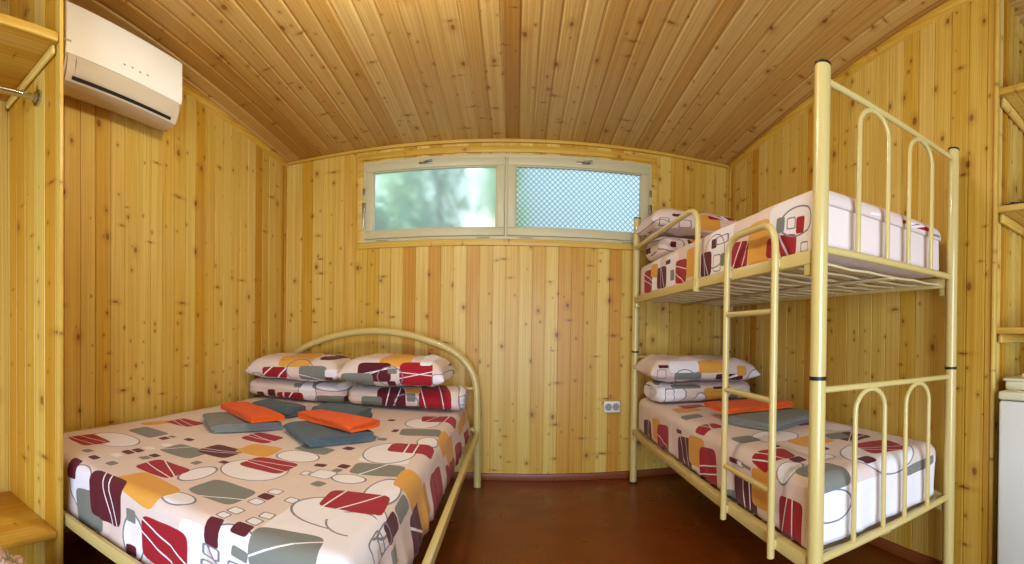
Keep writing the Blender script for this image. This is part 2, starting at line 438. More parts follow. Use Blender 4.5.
# printed blocks of each cloth, measured in metres on the unrolled cloth: ink, kind, centre, half sizes, turn
SHAPES_DOUBLE = [
('W','o',-0.462,1.095,0.134,0.092,0),
('W','o',-0.883,1.286,0.112,0.111,0),
('W','o',-1.589,1.184,0.131,0.091,0),
('W','o',-0.506,1.714,0.096,0.139,0),
('W','o',-0.404,1.29,0.049,0.105,0),
('W','o',-1.345,0.794,0.072,0.077,0),
('W','o',-0.654,0.824,0.075,0.06,0),
('W','o',-0.407,1.051,0.067,0.065,0),
('W','o',-1.039,0.722,0.044,0.068,0),
('W','o',-0.904,0.916,0.054,0.037,0),
('W','o',-1.01,1.121,0.041,0.081,0),
('W','o',-0.499,2.324,0.085,0.121,0),
('W','o',-0.391,1.933,0.043,0.077,0),
('W','o',-0.83,1.513,0.081,0.065,0),
('W','o',-0.549,1.362,0.055,0.04,0),
('W','q',-0.338,0.95,0.051,0.066,0.05),
('W','q',-0.425,1.075,0.079,0.028,0.05),
('C','l',-1.653,1.09,0.085,0.066,-0.121),
('G','q',-1.585,1.392,0.089,0.058,-0.107),
('O','q',-1.713,1.568,0.037,0.077,-0.181),
('C','l',-1.617,1.686,0.082,0.064,-0.041),
('M','q',-1.443,1.367,0.019,0.021,-0.139),
('M','q',-1.35,1.437,0.019,0.019,0.05),
('M','q',-1.375,1.099,0.023,0.019,-0.024),
('M','q',-1.369,1.148,0.022,0.019,-0.06),
('M','q',-1.403,0.951,0.02,0.017,0.056),
('M','q',-1.272,1.153,0.019,0.018,-0.081),
('W','q',-1.366,1.209,0.022,0.019,0.005),
('W','q',-1.356,1.3,0.02,0.018,-0.117),
('W','q',-1.374,1.039,0.021,0.018,-0.023),
('G','q',-1.49,0.977,0.019,0.02,0.11),
('G','q',-1.274,1.104,0.019,0.02,-0.15),
('G','q',-1.304,0.964,0.018,0.019,0.007),
('G','q',-1.438,1.414,0.016,0.014,0.064),
('G','l',-1.24,1.29,0.08,0.066,-0.002),
('C','l',-1.138,1.071,0.082,0.06,-0.001),
('O','q',-1.056,0.918,0.104,0.066,-0.167),
('M','q',-1.416,0.849,0.027,0.04,0.05),
('G','q',-1.291,0.728,0.077,0.062,0.182),
('M','l',-1.196,0.807,0.085,0.078,0.061),
('C','l',-0.901,0.75,0.091,0.06,0.035),
('G','q',-1.053,0.788,0.021,0.019,0.03),
('M','q',-1.05,0.679,0.022,0.015,0.125),
('G','l',-0.84,1.044,0.084,0.065,-0.068),
('M','q',-0.707,1.093,0.02,0.019,-0.084),
('W','n',-0.704,1.141,0.018,0.018,-0.062),
('W','n',-0.71,1.045,0.018,0.018,-0.173),
('W','n',-0.72,0.958,0.018,0.017,-0.095),
('W','n',-0.632,0.982,0.017,0.016,0.05),
('W','n',-0.641,0.935,0.017,0.016,-0.133),
('W','n',-0.627,1.109,0.016,0.016,-0.124),
('W','n',-0.73,0.916,0.015,0.014,-0.127),
('M','q',-0.726,0.851,0.022,0.039,0.131),
('M','q',-0.648,0.888,0.024,0.021,-0.009),
('G','l',-0.518,0.868,0.083,0.062,0.151),
('G','q',-0.63,0.822,0.023,0.013,-0.148),
('N','n',-0.724,0.795,0.025,0.014,-0.055),
('N','n',-0.731,0.749,0.025,0.016,0.01),
('N','n',-0.641,0.775,0.023,0.018,-0.034),
('C','l',-0.87,1.36,0.087,0.067,-0.055),
('M','l',-1.131,1.4,0.075,0.07,-0.047),
('O','q',-1.015,1.51,0.074,0.069,0.012),
('C','l',-1.116,1.688,0.075,0.067,-0.138),
('M','q',-1.022,1.283,0.017,0.016,-0.06),
('G','q',-0.813,1.632,0.073,0.044,-0.12),
('M','q',-0.702,1.453,0.018,0.016,0.05),
('G','q',-0.62,1.273,0.019,0.021,-0.198),
('W','n',-0.707,1.347,0.012,0.02,0.05),
('W','n',-0.647,1.369,0.035,0.039,-0.102),
('G','q',-1.097,1.208,0.015,0.02,-0.049),
('C','l',-0.426,2.457,0.097,0.079,0.173),
('G','q',-0.463,2.102,0.093,0.067,0.143),
('M','q',-0.686,2.347,0.018,0.022,-0.074),
('M','q',-0.594,2.102,0.014,0.026,-0.04),
('O','q',-0.32,2.081,0.038,0.11,0.05),
('C','l',-0.434,1.8,0.09,0.065,0.084),
('G','l',-0.486,1.489,0.087,0.059,0.072),
('M','q',-0.69,1.713,0.021,0.022,-0.207),
('M','q',-0.615,1.48,0.019,0.019,-0.198),
('M','q',-0.692,1.455,0.013,0.016,-0.17),
('G','q',-0.603,1.914,0.019,0.021,0.05),
('G','q',-0.62,1.43,0.015,0.016,-0.182),
('O','q',-0.331,1.442,0.06,0.084,0.05),
('O','q',-0.288,2.719,0.031,0.181,0.05),
('C','l',-0.456,1.188,0.087,0.066,0.08),
('G','q',-0.317,1.279,0.024,0.055,0.05),
('M','q',-0.312,1.157,0.025,0.049,0.05),
('N','n',-0.313,1.09,0.023,0.04,0.05),
('N','n',-0.312,1.033,0.027,0.039,0.05),
('M','l',-0.16,1.41,0.073,0.078,0.05),
('M','q',-0.144,1.754,0.096,0.106,-0.049),
('O','q',-0.186,1.521,0.065,0.076,0.151),
('M','q',-0.124,2.104,0.049,0.094,0.05),
('M','q',-0.142,2.102,0.052,0.109,0.05),
('M','q',-0.127,2.42,0.065,0.106,-0.176),
('M','q',-0.109,2.826,0.065,0.093,-0.037),
('O','q',-0.23,2.153,0.046,0.111,0.03),
('G','q',-0.215,1.132,0.018,0.026,-0.091),]
SHAPES_UPPER = [
('C','l',0.771,2.812,0.069,0.085,-0.032),
('M','l',0.765,2.542,0.061,0.077,-0.036),
('C','l',0.76,2.214,0.059,0.075,-0.042),
('O','q',0.788,2.077,0.069,0.051,-0.004),
('M','q',0.844,2.426,0.012,0.037,0.014),
('G','q',0.757,2.358,0.028,0.027,-0.034),
('O','q',0.827,2.682,0.04,0.061,-0.118),
('M','l',0.753,1.894,0.053,0.055,-0.056),
('N','n',0.742,1.775,0.034,0.03,-0.05),
('G','q',0.75,1.719,0.025,0.021,-0.057),
('M','q',0.836,1.806,0.02,0.025,-0.027),
('N','n',0.841,1.724,0.016,0.053,-0.013),
('O','q',0.769,1.416,0.077,0.067,-0.023),
('C','l',0.746,1.563,0.05,0.065,-0.095),
('C','l',0.732,1.272,0.035,0.084,-0.07),
('N','r',0.803,1.174,0.045,0.088,-0.053),
('C','q',0.787,1.156,0.026,0.023,-0.089),
('G','q',0.808,1.271,0.025,0.024,-0.086),
('N','n',0.803,1.208,0.017,0.02,-0.078),
('N','n',0.708,1.128,0.015,0.018,-0.067),
('O','q',0.665,2.399,0.013,0.055,-0.024),
('W','q',1.166,1.039,0.026,0.003,0.143),
('C','l',1.418,1.049,0.086,0.01,0.05),
('G','q',1.554,1.037,0.035,0.005,0.041),]
SHAPES_LOWER = [
('M','l',0.731,2.78,0.058,0.073,0.131),
('O','q',0.772,2.606,0.059,0.072,0.126),
('C','l',0.725,2.464,0.091,0.09,0.139),
('M','l',0.738,2.125,0.081,0.082,0.149),
('O','q',0.789,1.977,0.067,0.087,0.093),
('C','l',0.73,1.836,0.099,0.083,0.159),
('M','l',0.732,1.495,0.07,0.086,0.039),
('O','q',0.791,1.383,0.065,0.057,0.049),
('C','l',0.73,1.179,0.078,0.07,0.056),
('G','q',0.68,1.618,0.031,0.04,0.18),
('M','q',0.846,1.589,0.01,0.036,0.05),
('W','n',0.846,1.537,0.01,0.026,0.05),
('G','q',0.849,1.488,0.006,0.033,-0.072),
('O','q',0.87,1.324,0.013,0.072,0.05),
('W','o',0.913,1.24,0.057,0.04,0),
('C','l',0.945,1.386,0.07,0.061,-0.166),
('G','l',0.975,1.149,0.058,0.053,0.05),
('W','o',1.312,1.166,0.151,0.125,0),
('C','l',1.376,1.213,0.085,0.078,-0.22),
('G','q',0.992,1.115,0.07,0.069,0.047),
('G','q',1.479,1.022,0.09,0.019,0.05),
('M','q',1.201,1.125,0.028,0.027,-0.002),
('G','q',1.354,1.463,0.049,0.049,-0.209),
('M','q',0.99,1.281,0.024,0.027,-0.022),
('C','l',0.946,1.953,0.059,0.055,0.05),
('G','q',0.972,2.224,0.051,0.042,0.05),
('C','q',1.41,1.775,0.066,0.053,0.05),
('G','q',0.98,1.643,0.048,0.048,0.05),
('M','q',0.84,2.214,0.01,0.034,0.05),
('N','r',0.977,0.988,0.086,0.049,-0.071),]
SHAPES_P1 = [
('O','q',-1.458,-0.215,0.114,0.035,0.024),
('C','l',-1.607,-0.298,0.089,0.036,0.035),
('G','l',-1.31,-0.287,0.095,0.044,0.032),
('M','q',-1.184,-0.182,0.089,0.015,0.018),
('M','q',-1.187,-0.326,0.025,0.024,0.036),
('W','n',-1.1,-0.244,0.024,0.023,0.026),
('W','q',-1.173,-0.282,0.039,0.023,0.031),
('N','r',-1.407,-0.276,0.095,0.07,0.029),
('N','n',-1.755,-0.329,0.029,0.02,0.04),]
SHAPES_P2 = [
('O','q',-0.734,-0.185,0.093,0.032,0.019),
('M','l',-0.864,-0.258,0.1,0.054,0.023),
('C','l',-0.595,-0.262,0.095,0.066,0.023),
('G','q',-0.978,-0.326,0.098,0.053,0.029),
('M','q',-0.752,-0.332,0.025,0.022,0.026),
('G','q',-0.746,-0.246,0.027,0.015,0.036),
('W','q',-0.538,-0.174,0.034,0.03,0.023),
('N','r',-0.759,-0.282,0.075,0.056,0.027),
('W','n',-0.452,-0.288,0.034,0.029,0.019),
('M','q',-0.411,-0.204,0.025,0.021,0.021),]
SHAPES_R1 = [
('W','r',-1.415,-0.43,0.063,0.069,0.044),
('M','q',-1.704,-0.453,0.029,0.024,0.053),
('M','q',-1.8,-0.474,0.028,0.022,0.045),
('C','l',-1.552,-0.477,0.097,0.038,0.046),
('G','q',-1.24,-0.475,0.096,0.036,0.046),
('M','q',-1.117,-0.457,0.025,0.021,0.041),
('W','r',-1.215,-0.375,0.138,0.027,0.04),
('G','q',-1.494,-0.386,0.027,0.011,0.037),
('G','q',-1.696,-0.498,0.025,0.013,0.04),]
SHAPES_R2 = [
('M','l',-0.815,-0.432,0.086,0.06,0.037),
('C','l',-0.533,-0.434,0.093,0.071,0.027),
('G','q',-0.947,-0.459,0.064,0.034,0.033),
('G','q',-0.686,-0.413,0.026,0.025,0.024),
('O','q',-0.673,-0.377,0.043,0.011,0.026),
('W','r',-0.347,-0.42,0.036,0.062,0.018),
('N','r',-0.716,-0.449,0.07,0.05,0.037),
('M','q',-0.72,-0.491,0.1,0.017,0.03),
('N','n',-0.353,-0.424,0.025,0.024,0.02),
('M','q',-0.362,-0.344,0.025,0.01,0.028),]
SHAPES_BP = [
('G','q',1.096,-0.261,0.087,0.024,0),
('O','q',1.262,-0.206,0.088,0.037,0.002),
('M','l',1.399,-0.279,0.092,0.021,-0.015),
('W','q',1.072,-0.205,0.094,0.034,0.002),
('N','r',1.073,-0.268,0.06,0.042,-0.005),
('M','q',0.928,-0.201,0.03,0.009,0),
('N','n',0.912,-0.249,0.027,0.026,0.001),
('O','q',1.49,-0.237,0.032,0.031,-0.008),
('W','r',1.608,-0.289,0.062,0.053,-0.009),]
SHAPES_BR = [
('W','r',0.954,-0.385,0.087,0.063,-0.006),
('O','q',1.269,-0.427,0.088,0.069,-0.015),
('W','r',1.154,-0.434,0.036,0.049,-0.011),
('N','n',0.94,-0.394,0.027,0.041,-0.01),
('G','q',1.066,-0.34,0.093,0.01,-0.003),
('M','q',1.319,-0.353,0.059,0.007,-0),
('G','q',1.41,-0.437,0.031,0.034,-0.021),
('M','q',1.614,-0.394,0.033,0.021,-0.011),]
SHAPES_UP = [
('O','q',1.24,0.751,0.065,0.048,0.067),
('C','l',1.33,0.794,0.092,0.013,0.085),
('N','n',0.914,0.719,0.03,0.021,0.056),
('N','r',0.9,0.69,0.06,0.035,0.055),
('M','q',1.122,0.65,0.039,0.018,0.065),
('M','q',1.004,0.77,0.031,0.009,0.049),
('N','n',1.058,0.72,0.039,0.022,0.063),]
SHAPES_UR = [
('M','q',0.943,0.587,0.018,0.017,0.055),
('N','r',0.94,0.59,0.074,0.042,0.051),
('M','q',1.082,0.61,0.031,0.021,0.057),
('N','n',0.845,0.578,0.022,0.017,0.05),
('O','q',1.104,0.64,0.031,0.021,0.059),
('N','n',0.976,0.642,0.022,0.021,0.051),]


# ------------------------------------------------------------------ materials
pine_x = pine('pine_back_wall', 0, 2, off=.02)                     # boards upright, side by side along X
pine_y = pine('pine_side_wall', 1, 2, off=.03, seed=4.0)           # boards upright, side by side along Y
CEIL_PINE = [(0.0, lin(196,158,90)), (.3, lin(206,172,104)), (.5, lin(190,148,78)), (.68, lin(210,178,112)), (.85, lin(176,130,60)), (1.0, lin(160,110,46))]
pine_c = pine('pine_ceiling', 0, 1, off=.01, stops=CEIL_PINE, seed=8.0, rough=.42)
pine_a = pine('pine_alcove', 0, 2, pitch=.06, seed=2.0)
pine_shelf = pine('pine_shelf', 0, 1, pitch=.12, off=.05, seed=6.0)
pine_strip_x = pine('pine_trim_across', 2, 0, pitch=.4, seed=9.0, knots=.7)
pine_strip_y = pine('pine_trim_along', 2, 1, pitch=.4, seed=10.0, knots=.7)
pine_strip_z = pine('pine_trim_upright', 0, 2, pitch=.4, seed=12.0, knots=.7)
cream = plain('cream_enamel', (208,188,118), .28, coat=.35)
black = plain('black_plastic', (22,20,20), .5)
white_pl = plain('white_plastic', (246,243,228), .40)
flap_pl = plain('beige_plastic', (206,192,164), .45)
white_pvc = plain('window_paint', (200,192,150), .45)
steel = plain('dull_steel', (150,146,136), .32, metal=.9)
chrome = plain('chrome', (200,200,200), .15, metal=1.0)
fridge_w = plain('fridge_enamel', (226,232,226), .35, coat=.2)
fridge_top = plain('fridge_top_plastic', (222,222,190), .45)
ticking = plain('mattress_cloth', (232,216,206), .9, bumpy=.3)
t = NT('brown_floor_paint'); tc = t.node('ShaderNodeTexCoord').outputs['Object']
t.set(Base_Color=t.ramp(t.noise(tc, 3.5, 4), [(.3, lin(106,48,6)), (.7, lin(122,57,8))]), Roughness=t.smooth(t.noise(tc, 6, 3), .3, .7, .26, .40))
t.bump(t.noise(tc, 40, 3), .08, .003); floor_m = t.m
base_m = plain('brown_skirting_paint', (128,66,28), .4)
def terry(name, a, b):
    t = NT(name); tc = t.node('ShaderNodeTexCoord').outputs['Object']
    t.set(Base_Color=t.mix(t.noise(tc, 40, 3), lin(*a), lin(*b)), Roughness=.95, Sheen_Weight=.05)
    t.bump(t.noise(tc, 420, 2), .6, .003); return t.m
terry_grey = terry('grey_towelling', (112,120,116), (132,138,132))
terry_blue = terry('slate_towelling', (72,92,102), (94,112,118))
terry_orange = terry('orange_towelling', (222,80,6), (238,102,14))

# ------------------------------------------------------------------ the room
bm = N(); rbox(bm, XL-.1, XA+.1, YF-.1, YB+.1, ZF-.08, ZF, 0); struct('floor', bm, floor_m)
bm = N(); planks(bm, lambda u, v, d: (u, v, zc(v)+d), XL-.02, XA+.05, YF-.05, YB+.02, off=.01, gap=.008, cham=.007); struct('ceiling', bm, pine_c)
fb = lambda u, v, d: (u, YB+d, v)
bm = N(); top = zc(YB)+.03
planks(bm, fb, XL-.02, WX0, ZF, top, off=.02); planks(bm, fb, WX1, XR+.02, ZF, top, off=.02)
planks(bm, fb, WX0, WX1, ZF, WZ0, off=.02); planks(bm, fb, WX0, WX1, WZ1, top, off=.02)
struct('wall_back', bm, pine_x)
bm = N(); planks(bm, lambda u, v, d: (XL-d, u, v), YF-.05, YB+.02, ZF, lambda u: zc(u)+.03, off=.03); struct('wall_left', bm, pine_y)
bm = N(); planks(bm, lambda u, v, d: (XR+d, u, v), YA, YB+.02, ZF, lambda u: zc(u)+.03, off=.03); struct('wall_right', bm, pine_y)
bm = N(); planks(bm, lambda u, v, d: (u, YA+d, v), XR+.012, XA+.02, ZF, zc(YA)+.03, pitch=.06, gap=.020, depth=.030, cham=.006); struct('wall_alcove_side', bm, pine_a)
bm = N(); planks(bm, lambda u, v, d: (XA+d, u, v), YF-.05, YA+.02, ZF, lambda u: zc(u)+.03, off=.03); struct('wall_alcove_back', bm, pine_y)
bm = N(); ff = lambda u, v, d: (u, YF-d, v)
planks(bm, ff, XL-.02, DX0, ZF, zc(YF)+.03); planks(bm, ff, DX1, XA+.02, ZF, zc(YF)+.03); planks(bm, ff, DX0, DX1, DZ1, zc(YF)+.03)
struct('wall_front', bm, pine_x)
# skirting
bm = N(); rbox(bm, XL+.001, XR-.001, YB-.016, YB+.004, ZF, ZF+.052, .005); struct('baseboard_back', bm, base_m)
bm = N(); rbox(bm, XR-.016, XR+.004, YA+.01, YB-.02, ZF, ZF+.052, .005); struct('baseboard_right', bm, base_m)
bm = N(); rbox(bm, XL-.004, XL+.016, .83, YB-.02, ZF, ZF+.052, .005); struct('baseboard_left', bm, base_m)
# quarter-round mouldings where the walls meet the sloping ceiling, corner strips
def moulding(n, x, sx, y0, y1):
    bm = N(); k = 6; A, B = [], []
    for y, S in ((y0, A), (y1, B)):
        z = zc(y)+.002
        prof = [(0, 0), (.030, 0)] + [(.030-.024*math.sin(a), -.006-.024*(1-math.cos(a))) for a in [PI/2*i/k for i in range(k+1)]] + [(0, -.034)]
        for a, b in prof: S.append(bm.verts.new((x+sx*a, y, z+b)))
    m = len(A)
    for i in range(m): bm.faces.new((A[i], A[(i+1)%m], B[(i+1)%m], B[i]))
    bm.faces.new(A); bm.faces.new(B[::-1]); bmesh.ops.recalc_face_normals(bm, faces=bm.faces)
    struct(n, bm, pine_strip_y)
moulding('trim_1', XL-.001, 1, YF, YB); moulding('trim_2', XR+.001, -1, YA+.01, YB)
bm = N(); rbox(bm, XL+.03, XR-.03, YB-.022, YB+.004, CEIL-.024, CEIL+.001, .006); struct('trim_3', bm, pine_strip_x)
for n, x, y in (('trim_4', XL+.009, YB-.009), ('trim_5', XR-.009, YB-.009)):
    bm = N(); rbox(bm, x-.009, x+.009, y-.009, y+.009, ZF+.052, CEIL-.02, .005); struct(n, bm, pine_strip_z)
bm = N(); rbox(bm, XR-.010, XR+.010, YA-.014, YA+.004, ZF, zc(YA), .004)
for z in (.31, -.02, -.62): rbox(bm, XR-.004, XR+.002, YA-.0155, YA-.013, z, z+.008, .001)
struct('trim_6', bm, pine_strip_z)
# open door leaf outside the doorway, behind the camera
d1 = bpy.data.objects.new('door_1', None); C.objects.link(d1); d1['kind'] = 'structure'
bm = N(); rbox(bm, DX0-.03, DX0+.01, YF-.9, YF-.06, ZF+.01, DZ1-.01, .004); o = obj('door_leaf', bm, pine_y, d1)
bm = N(); rbox(bm, DX0-.06, DX0, YF-.02, YF+.02, ZF, DZ1+.06, .004); rbox(bm, DX1, DX1+.06, YF-.02, YF+.02, ZF, DZ1+.06, .004); rbox(bm, DX0, DX1, YF-.02, YF+.02, DZ1, DZ1+.06, .004)
obj('door_frame', bm, pine_strip_z, d1)

# ------------------------------------------------------------------ window: casing, frame, two bottom-hung sashes with patterned glass
def glass(name, tint, rough, lattice):
    t = NT(name); sp = t.node('ShaderNodeSeparateXYZ'); tc = t.node('ShaderNodeTexCoord').outputs['Object']; t.l.new(tc, sp.inputs[0])
    x, z = sp.outputs[0], sp.outputs[2]
    col = tint
    if lattice:
        f = 2*PI/.064
        a = t.math('SINE', t.math('MULTIPLY', t.math('ADD', x, z), f/1.25)); b = t.math('SINE', t.math('MULTIPLY', t.math('SUBTRACT', x, z), f/1.25))
        m = t.math('MAXIMUM', t.smooth(t.math('ABSOLUTE', a), .05, .55, 1, 0), t.smooth(t.math('ABSOLUTE', b), .05, .55, 1, 0))
        col = t.mix(t.math('MULTIPLY', m, .72), tint, (.12, .20, .26, 1))
        h = m
    else:
        h = t.noise(t.vmath('MULTIPLY', tc, (1, 1, .35)), 160, 2)
    rf = t.node('ShaderNodeBsdfRefraction'); rf.inputs['IOR'].default_value = 1.10; rf.inputs['Roughness'].default_value = rough; t.put(rf.inputs['Color'], col)
    tr = t.node('ShaderNodeBsdfTransparent'); t.put(tr.inputs['Color'], col)
    tl = t.node('ShaderNodeBsdfTranslucent'); t.put(tl.inputs['Color'], col)
    gl = t.node('ShaderNodeBsdfGlossy'); gl.inputs['Roughness'].default_value = .15
    bp = t.node('ShaderNodeBump'); bp.inputs['Strength'].default_value = .25; bp.inputs['Distance'].default_value = .002; t.put(bp.inputs['Height'], h)
    for s in (rf, gl): t.l.new(bp.outputs[0], s.inputs['Normal'])
    def mx(f, a, b):
        m = t.node('ShaderNodeMixShader'); m.inputs[0].default_value = f; t.l.new(a, m.inputs[1]); t.l.new(b, m.inputs[2]); return m.outputs[0]
    s = mx(.18, mx(.12, rf.outputs[0], tr.outputs[0]), tl.outputs[0]); s = mx(.04, s, gl.outputs[0])
    t.n.remove(t.p); t.l.new(s, t.out.inputs[0]); return t.m
frost = glass('frosted_glass', (.90, .97, .95, 1), .34, False)
lattice = glass('lattice_glass', (.90, .97, 1.0, 1), .40, True)
w1 = bpy.data.objects.new('window_1', None); C.objects.link(w1); w1.location = ((WX0+WX1)/2, YB, WZ0); w1['kind'] = 'structure'
def frame_box(bm, x0, x1, z0, z1, y0, y1, w, r=.004):
    rbox(bm, x0, x1, y0, y1, z0, z0+w, r); rbox(bm, x0, x1, y0, y1, z1-w, z1, r)
    rbox(bm, x0, x0+w, y0, y1, z0+w-.001, z1-w+.001, r); rbox(bm, x1-w, x1, y0, y1, z0+w-.001, z1-w+.001, r)
bm = N(); frame_box(bm, WX0-.042, WX1+.042, WZ0-.048, WZ1+.058, YB-.014, YB+.02, .046, .004); part('window_casing', bm, pine_strip_x, w1)
bm = N(); frame_box(bm, WX0, WX1, WZ0, WZ1, YB-.005, YB+.09, .022, .003); rbox(bm, -.090, -.074, YB-.005, YB+.09, WZ0+.02, WZ1-.02, .002); part('window_frame', bm, white_pvc, w1)
for x0, x1, gm in ((WX0+.024, -.092, frost), (-.072, WX1-.024, lattice)):
    bm = N(); z0, z1 = WZ0+.024, WZ1-.024; frame_box(bm, x0, x1, z0, z1, YB-.014, YB+.04, .060, .006)
    frame_box(bm, x0+.056, x1-.056, z0+.056, z1-.056, YB+.0, YB+.03, .012, .004)
    s = part('window_sash', bm, white_pvc, w1)
    bm = N(); rbox(bm, x0+.058, x1-.058, YB+.012, YB+.017, z0+.058, z1-.058, 0); sub('window_pane', bm, gm, s)
    xc = (x0+x1)/2 - .06 if gm is frost else (x0+x1)/2 + .02
    bm = N(); rbox(bm, xc-.05, xc+.05, YB-.022, YB-.013, z1-.034, z1-.018, .003); tube(bm, smooth_path([(xc-.005, YB-.02, z1-.026), (xc+.01, YB-.05, z1-.030), (xc+.06, YB-.055, z1-.022)]), .007, 8); sub('window_latch', bm, steel, s)
    for xx in (x0+.14, x1-.16):
        bm = N(); rbox(bm, xx-.045, xx+.045, YB-.020, YB-.010, z0-.016, z0-.004, .003); tube(bm, [(xx-.05, YB-.018, z0-.010), (xx+.05, YB-.018, z0-.010)], .006, 8); sub('window_hinge', bm, white_pvc, s)
    xe = x0-.012 if gm is frost else x1+.012
    bm = N(); tube(bm, smooth_path([(xe, YB-.016, .99), (xe, YB-.026, .93), (xe+.004, YB-.03, .85), (xe-.004, YB-.024, .80)]), .008, 8); rbox(bm, xe-.012, xe+.012, YB-.022, YB-.010, .93, 1.0, .003); rbox(bm, xe-.009, xe+.009, YB-.020, YB-.010, 1.06, 1.11, .003)
    sub('window_stay', bm, steel, s)

# what shows blurred beyond the panes: ground, a pale house wall, shrubs
bm = N(); rbox(bm, -5, 6, YB+.25, YB+7, ZF-.4, ZF-.3, 0); struct('ground', bm, plain('yard_soil', (112,116,84), .9))
bm = N(); rbox(bm, -.45, 5.5, YB+3.6, YB+3.9, ZF-.3, 3.6, .02); struct('wall_neighbour', bm, plain('pale_render', (216,226,232), .8))
def shrub(x, y, h, r, label, mat, seed, squash=1.0):
    root = thing('garden_shrub', (x, y, ZF-.3), label, 'shrub', 'shrubs outside the window')
    bm = N(); tube(bm, [(x, y, ZF-.32), (x+.02, y, ZF+h*.5), (x, y+.02, ZF+h*.8)], .04, 8); part('stem', bm, bark, root)
    bm = N(); rnd = random.Random(seed)
    for k in range(2600):
        a, b, q = rnd.uniform(0, 2*PI), rnd.uniform(-1, 1), rnd.random()**.4
        s = math.sqrt(1-b*b); p = Vector((x + r*q*s*math.cos(a), y + r*q*s*math.sin(a)*.7, ZF-.3 + h*.62 + h*.5*q*b*squash))
        d = Vector((rnd.uniform(-1,1), rnd.uniform(-1,1), rnd.uniform(-.6,.6))).normalized(); e = d.orthogonal().normalized(); L = rnd.uniform(.07, .14)
        bm.faces.new([bm.verts.new(v) for v in (p, p+d*L*.5+e*L*.28, p+d*L, p+d*L*.5-e*L*.28)])
    o = part('foliage', bm, mat, root, 180)
bark = plain('bark', (74,58,42), .9)
leaf = plain('light_leaves', (150,196,110), .7); leaf2 = plain('dark_leaves', (70,120,84), .7)
shrub(-1.70, YB+2.75, 4.0, .50, 'light green shrub outside, behind the left edge of the frosted pane', leaf, 1)
shrub(-.95, YB+2.0, 3.7, .50, 'dark green shrub outside, behind the middle of the frosted pane', leaf2, 2)
shrub(-1.42, YB+1.1, 2.45, .36, 'low dark shrub outside below the light one, at the foot of the window', leaf2, 3)
shrub(-.22, YB+2.95, 4.0, .42, 'light green shrub outside, behind the mullion between the panes', leaf, 4)

# ------------------------------------------------------------------ air conditioner
r = thing('air_conditioner', (XL, 1.33, 1.2), 'white wall-mounted air conditioner under the ceiling over the double bed', 'air conditioner')
y0, y1 = .985, 1.722; X = lambda d: XL + d
body = [(.001, 1.175), (.08, 1.137), (.145, 1.132), (.172, 1.142), (.194, 1.180), (.203, 1.24), (.203, 1.462), (.19, 1.470), (.001, 1.470)]
bm = N(); extrude_y(bm, [(X(a), b) for a, b in body], y0+.004, y1-.004); bmesh.ops.bevel(bm, geom=[e for e in bm.edges if abs(e.verts[0].co.y-e.verts[1].co.y) < 1e-6], offset=.012, segments=3, affect='EDGES', clamp_overlap=True)
ac = part('casing', bm, flap_pl, r)
bm = N(); extrude_y(bm, [(X(a), b) for a, b in [(.196, 1.242), (.207, 1.245), (.213, 1.275), (.213, 1.462), (.205, 1.4735), (.02, 1.4735), (.02, 1.468), (.196, 1.463)]], y0, y1)
bmesh.ops.bevel(bm, geom=[e for e in bm.edges if abs(e.verts[0].co.y-e.verts[1].co.y) < 1e-6], offset=.006, segments=2, affect='EDGES', clamp_overlap=True)
fp = part('front_panel', bm, white_pl, r)
bm = N(); extrude_y(bm, [(X(a), b) for a, b in [(.199, 1.235), (.2065, 1.233), (.204, 1.200), (.188, 1.166), (.180, 1.168), (.196, 1.200)]], y0+.06, y1-.05); part('air_flap', bm, flap_pl, r)
bm = N(); extrude_y(bm, [(X(a), b) for a, b in [(.168, 1.152), (.182, 1.166), (.186, 1.1615), (.178, 1.149)]], y0+.05, y1-.06); part('air_slot', bm, black, r)
dot = plain('grey_print', (170,160,140), .5)
for k in range(4):
    bm = N(); rbox(bm, X(.2125), X(.2142), 1.31+.05*k, 1.322+.05*k, 1.292+(.004 if k % 2 else 0), 1.300+(.004 if k % 2 else 0), 0); sub('indicator_mark', bm, dot, fp)
bm = N()
for k in range(4): rbox(bm, X(.2125), X(.2142), .975+.010*k, .982+.010*k, 1.290, 1.300, 0)
sub('maker_mark', bm, dot, fp)

# ------------------------------------------------------------------ socket
r = thing('power_socket', (.727, YB, -.545), 'white double power socket on the back wall beside the bunk bed', 'socket')
bm = N(); rbox(bm, .665, .790, YB-.036, YB+.0, -.588, -.503, .007, 3); sk = part('cover', bm, plain('socket_plastic', (226,222,206), .4), r)
for x in (.699, .756):
    bm = N(); n = 24
    prof = [(.0265, -.037), (.0265, -.0405), (.0235, -.0405), (.022, -.0375), (.0, -.0375)]
    rings = [[bm.verts.new((x + a*math.cos(2*PI*k/n), YB+b, -.545 + a*math.sin(2*PI*k/n))) for k in range(n)] if a else [bm.verts.new((x, YB+b, -.545))] for a, b in prof]
    for A, B in zip(rings, rings[1:]):
        for k in range(n): bm.faces.new((A[k], A[(k+1)%n], B[(k+1)%n], B[k]) if len(B) > 1 else (A[k], A[(k+1)%n], B[0]))
    so = part('outlet', bm, plain('outlet_grey', (150,150,150), .45), r)
    bm = N()
    for s in (-.0095, .0095): tube(bm, [(x+s, YB-.0395, -.545), (x+s, YB-.036, -.545)], .0032, 10)
    rbox(bm, x-.003, x+.003, YB-.0395, YB-.036, -.530, -.525, 0); rbox(bm, x-.003, x+.003, YB-.0395, YB-.036, -.565, -.560, 0)
    sub('contact_holes', bm, black, so)

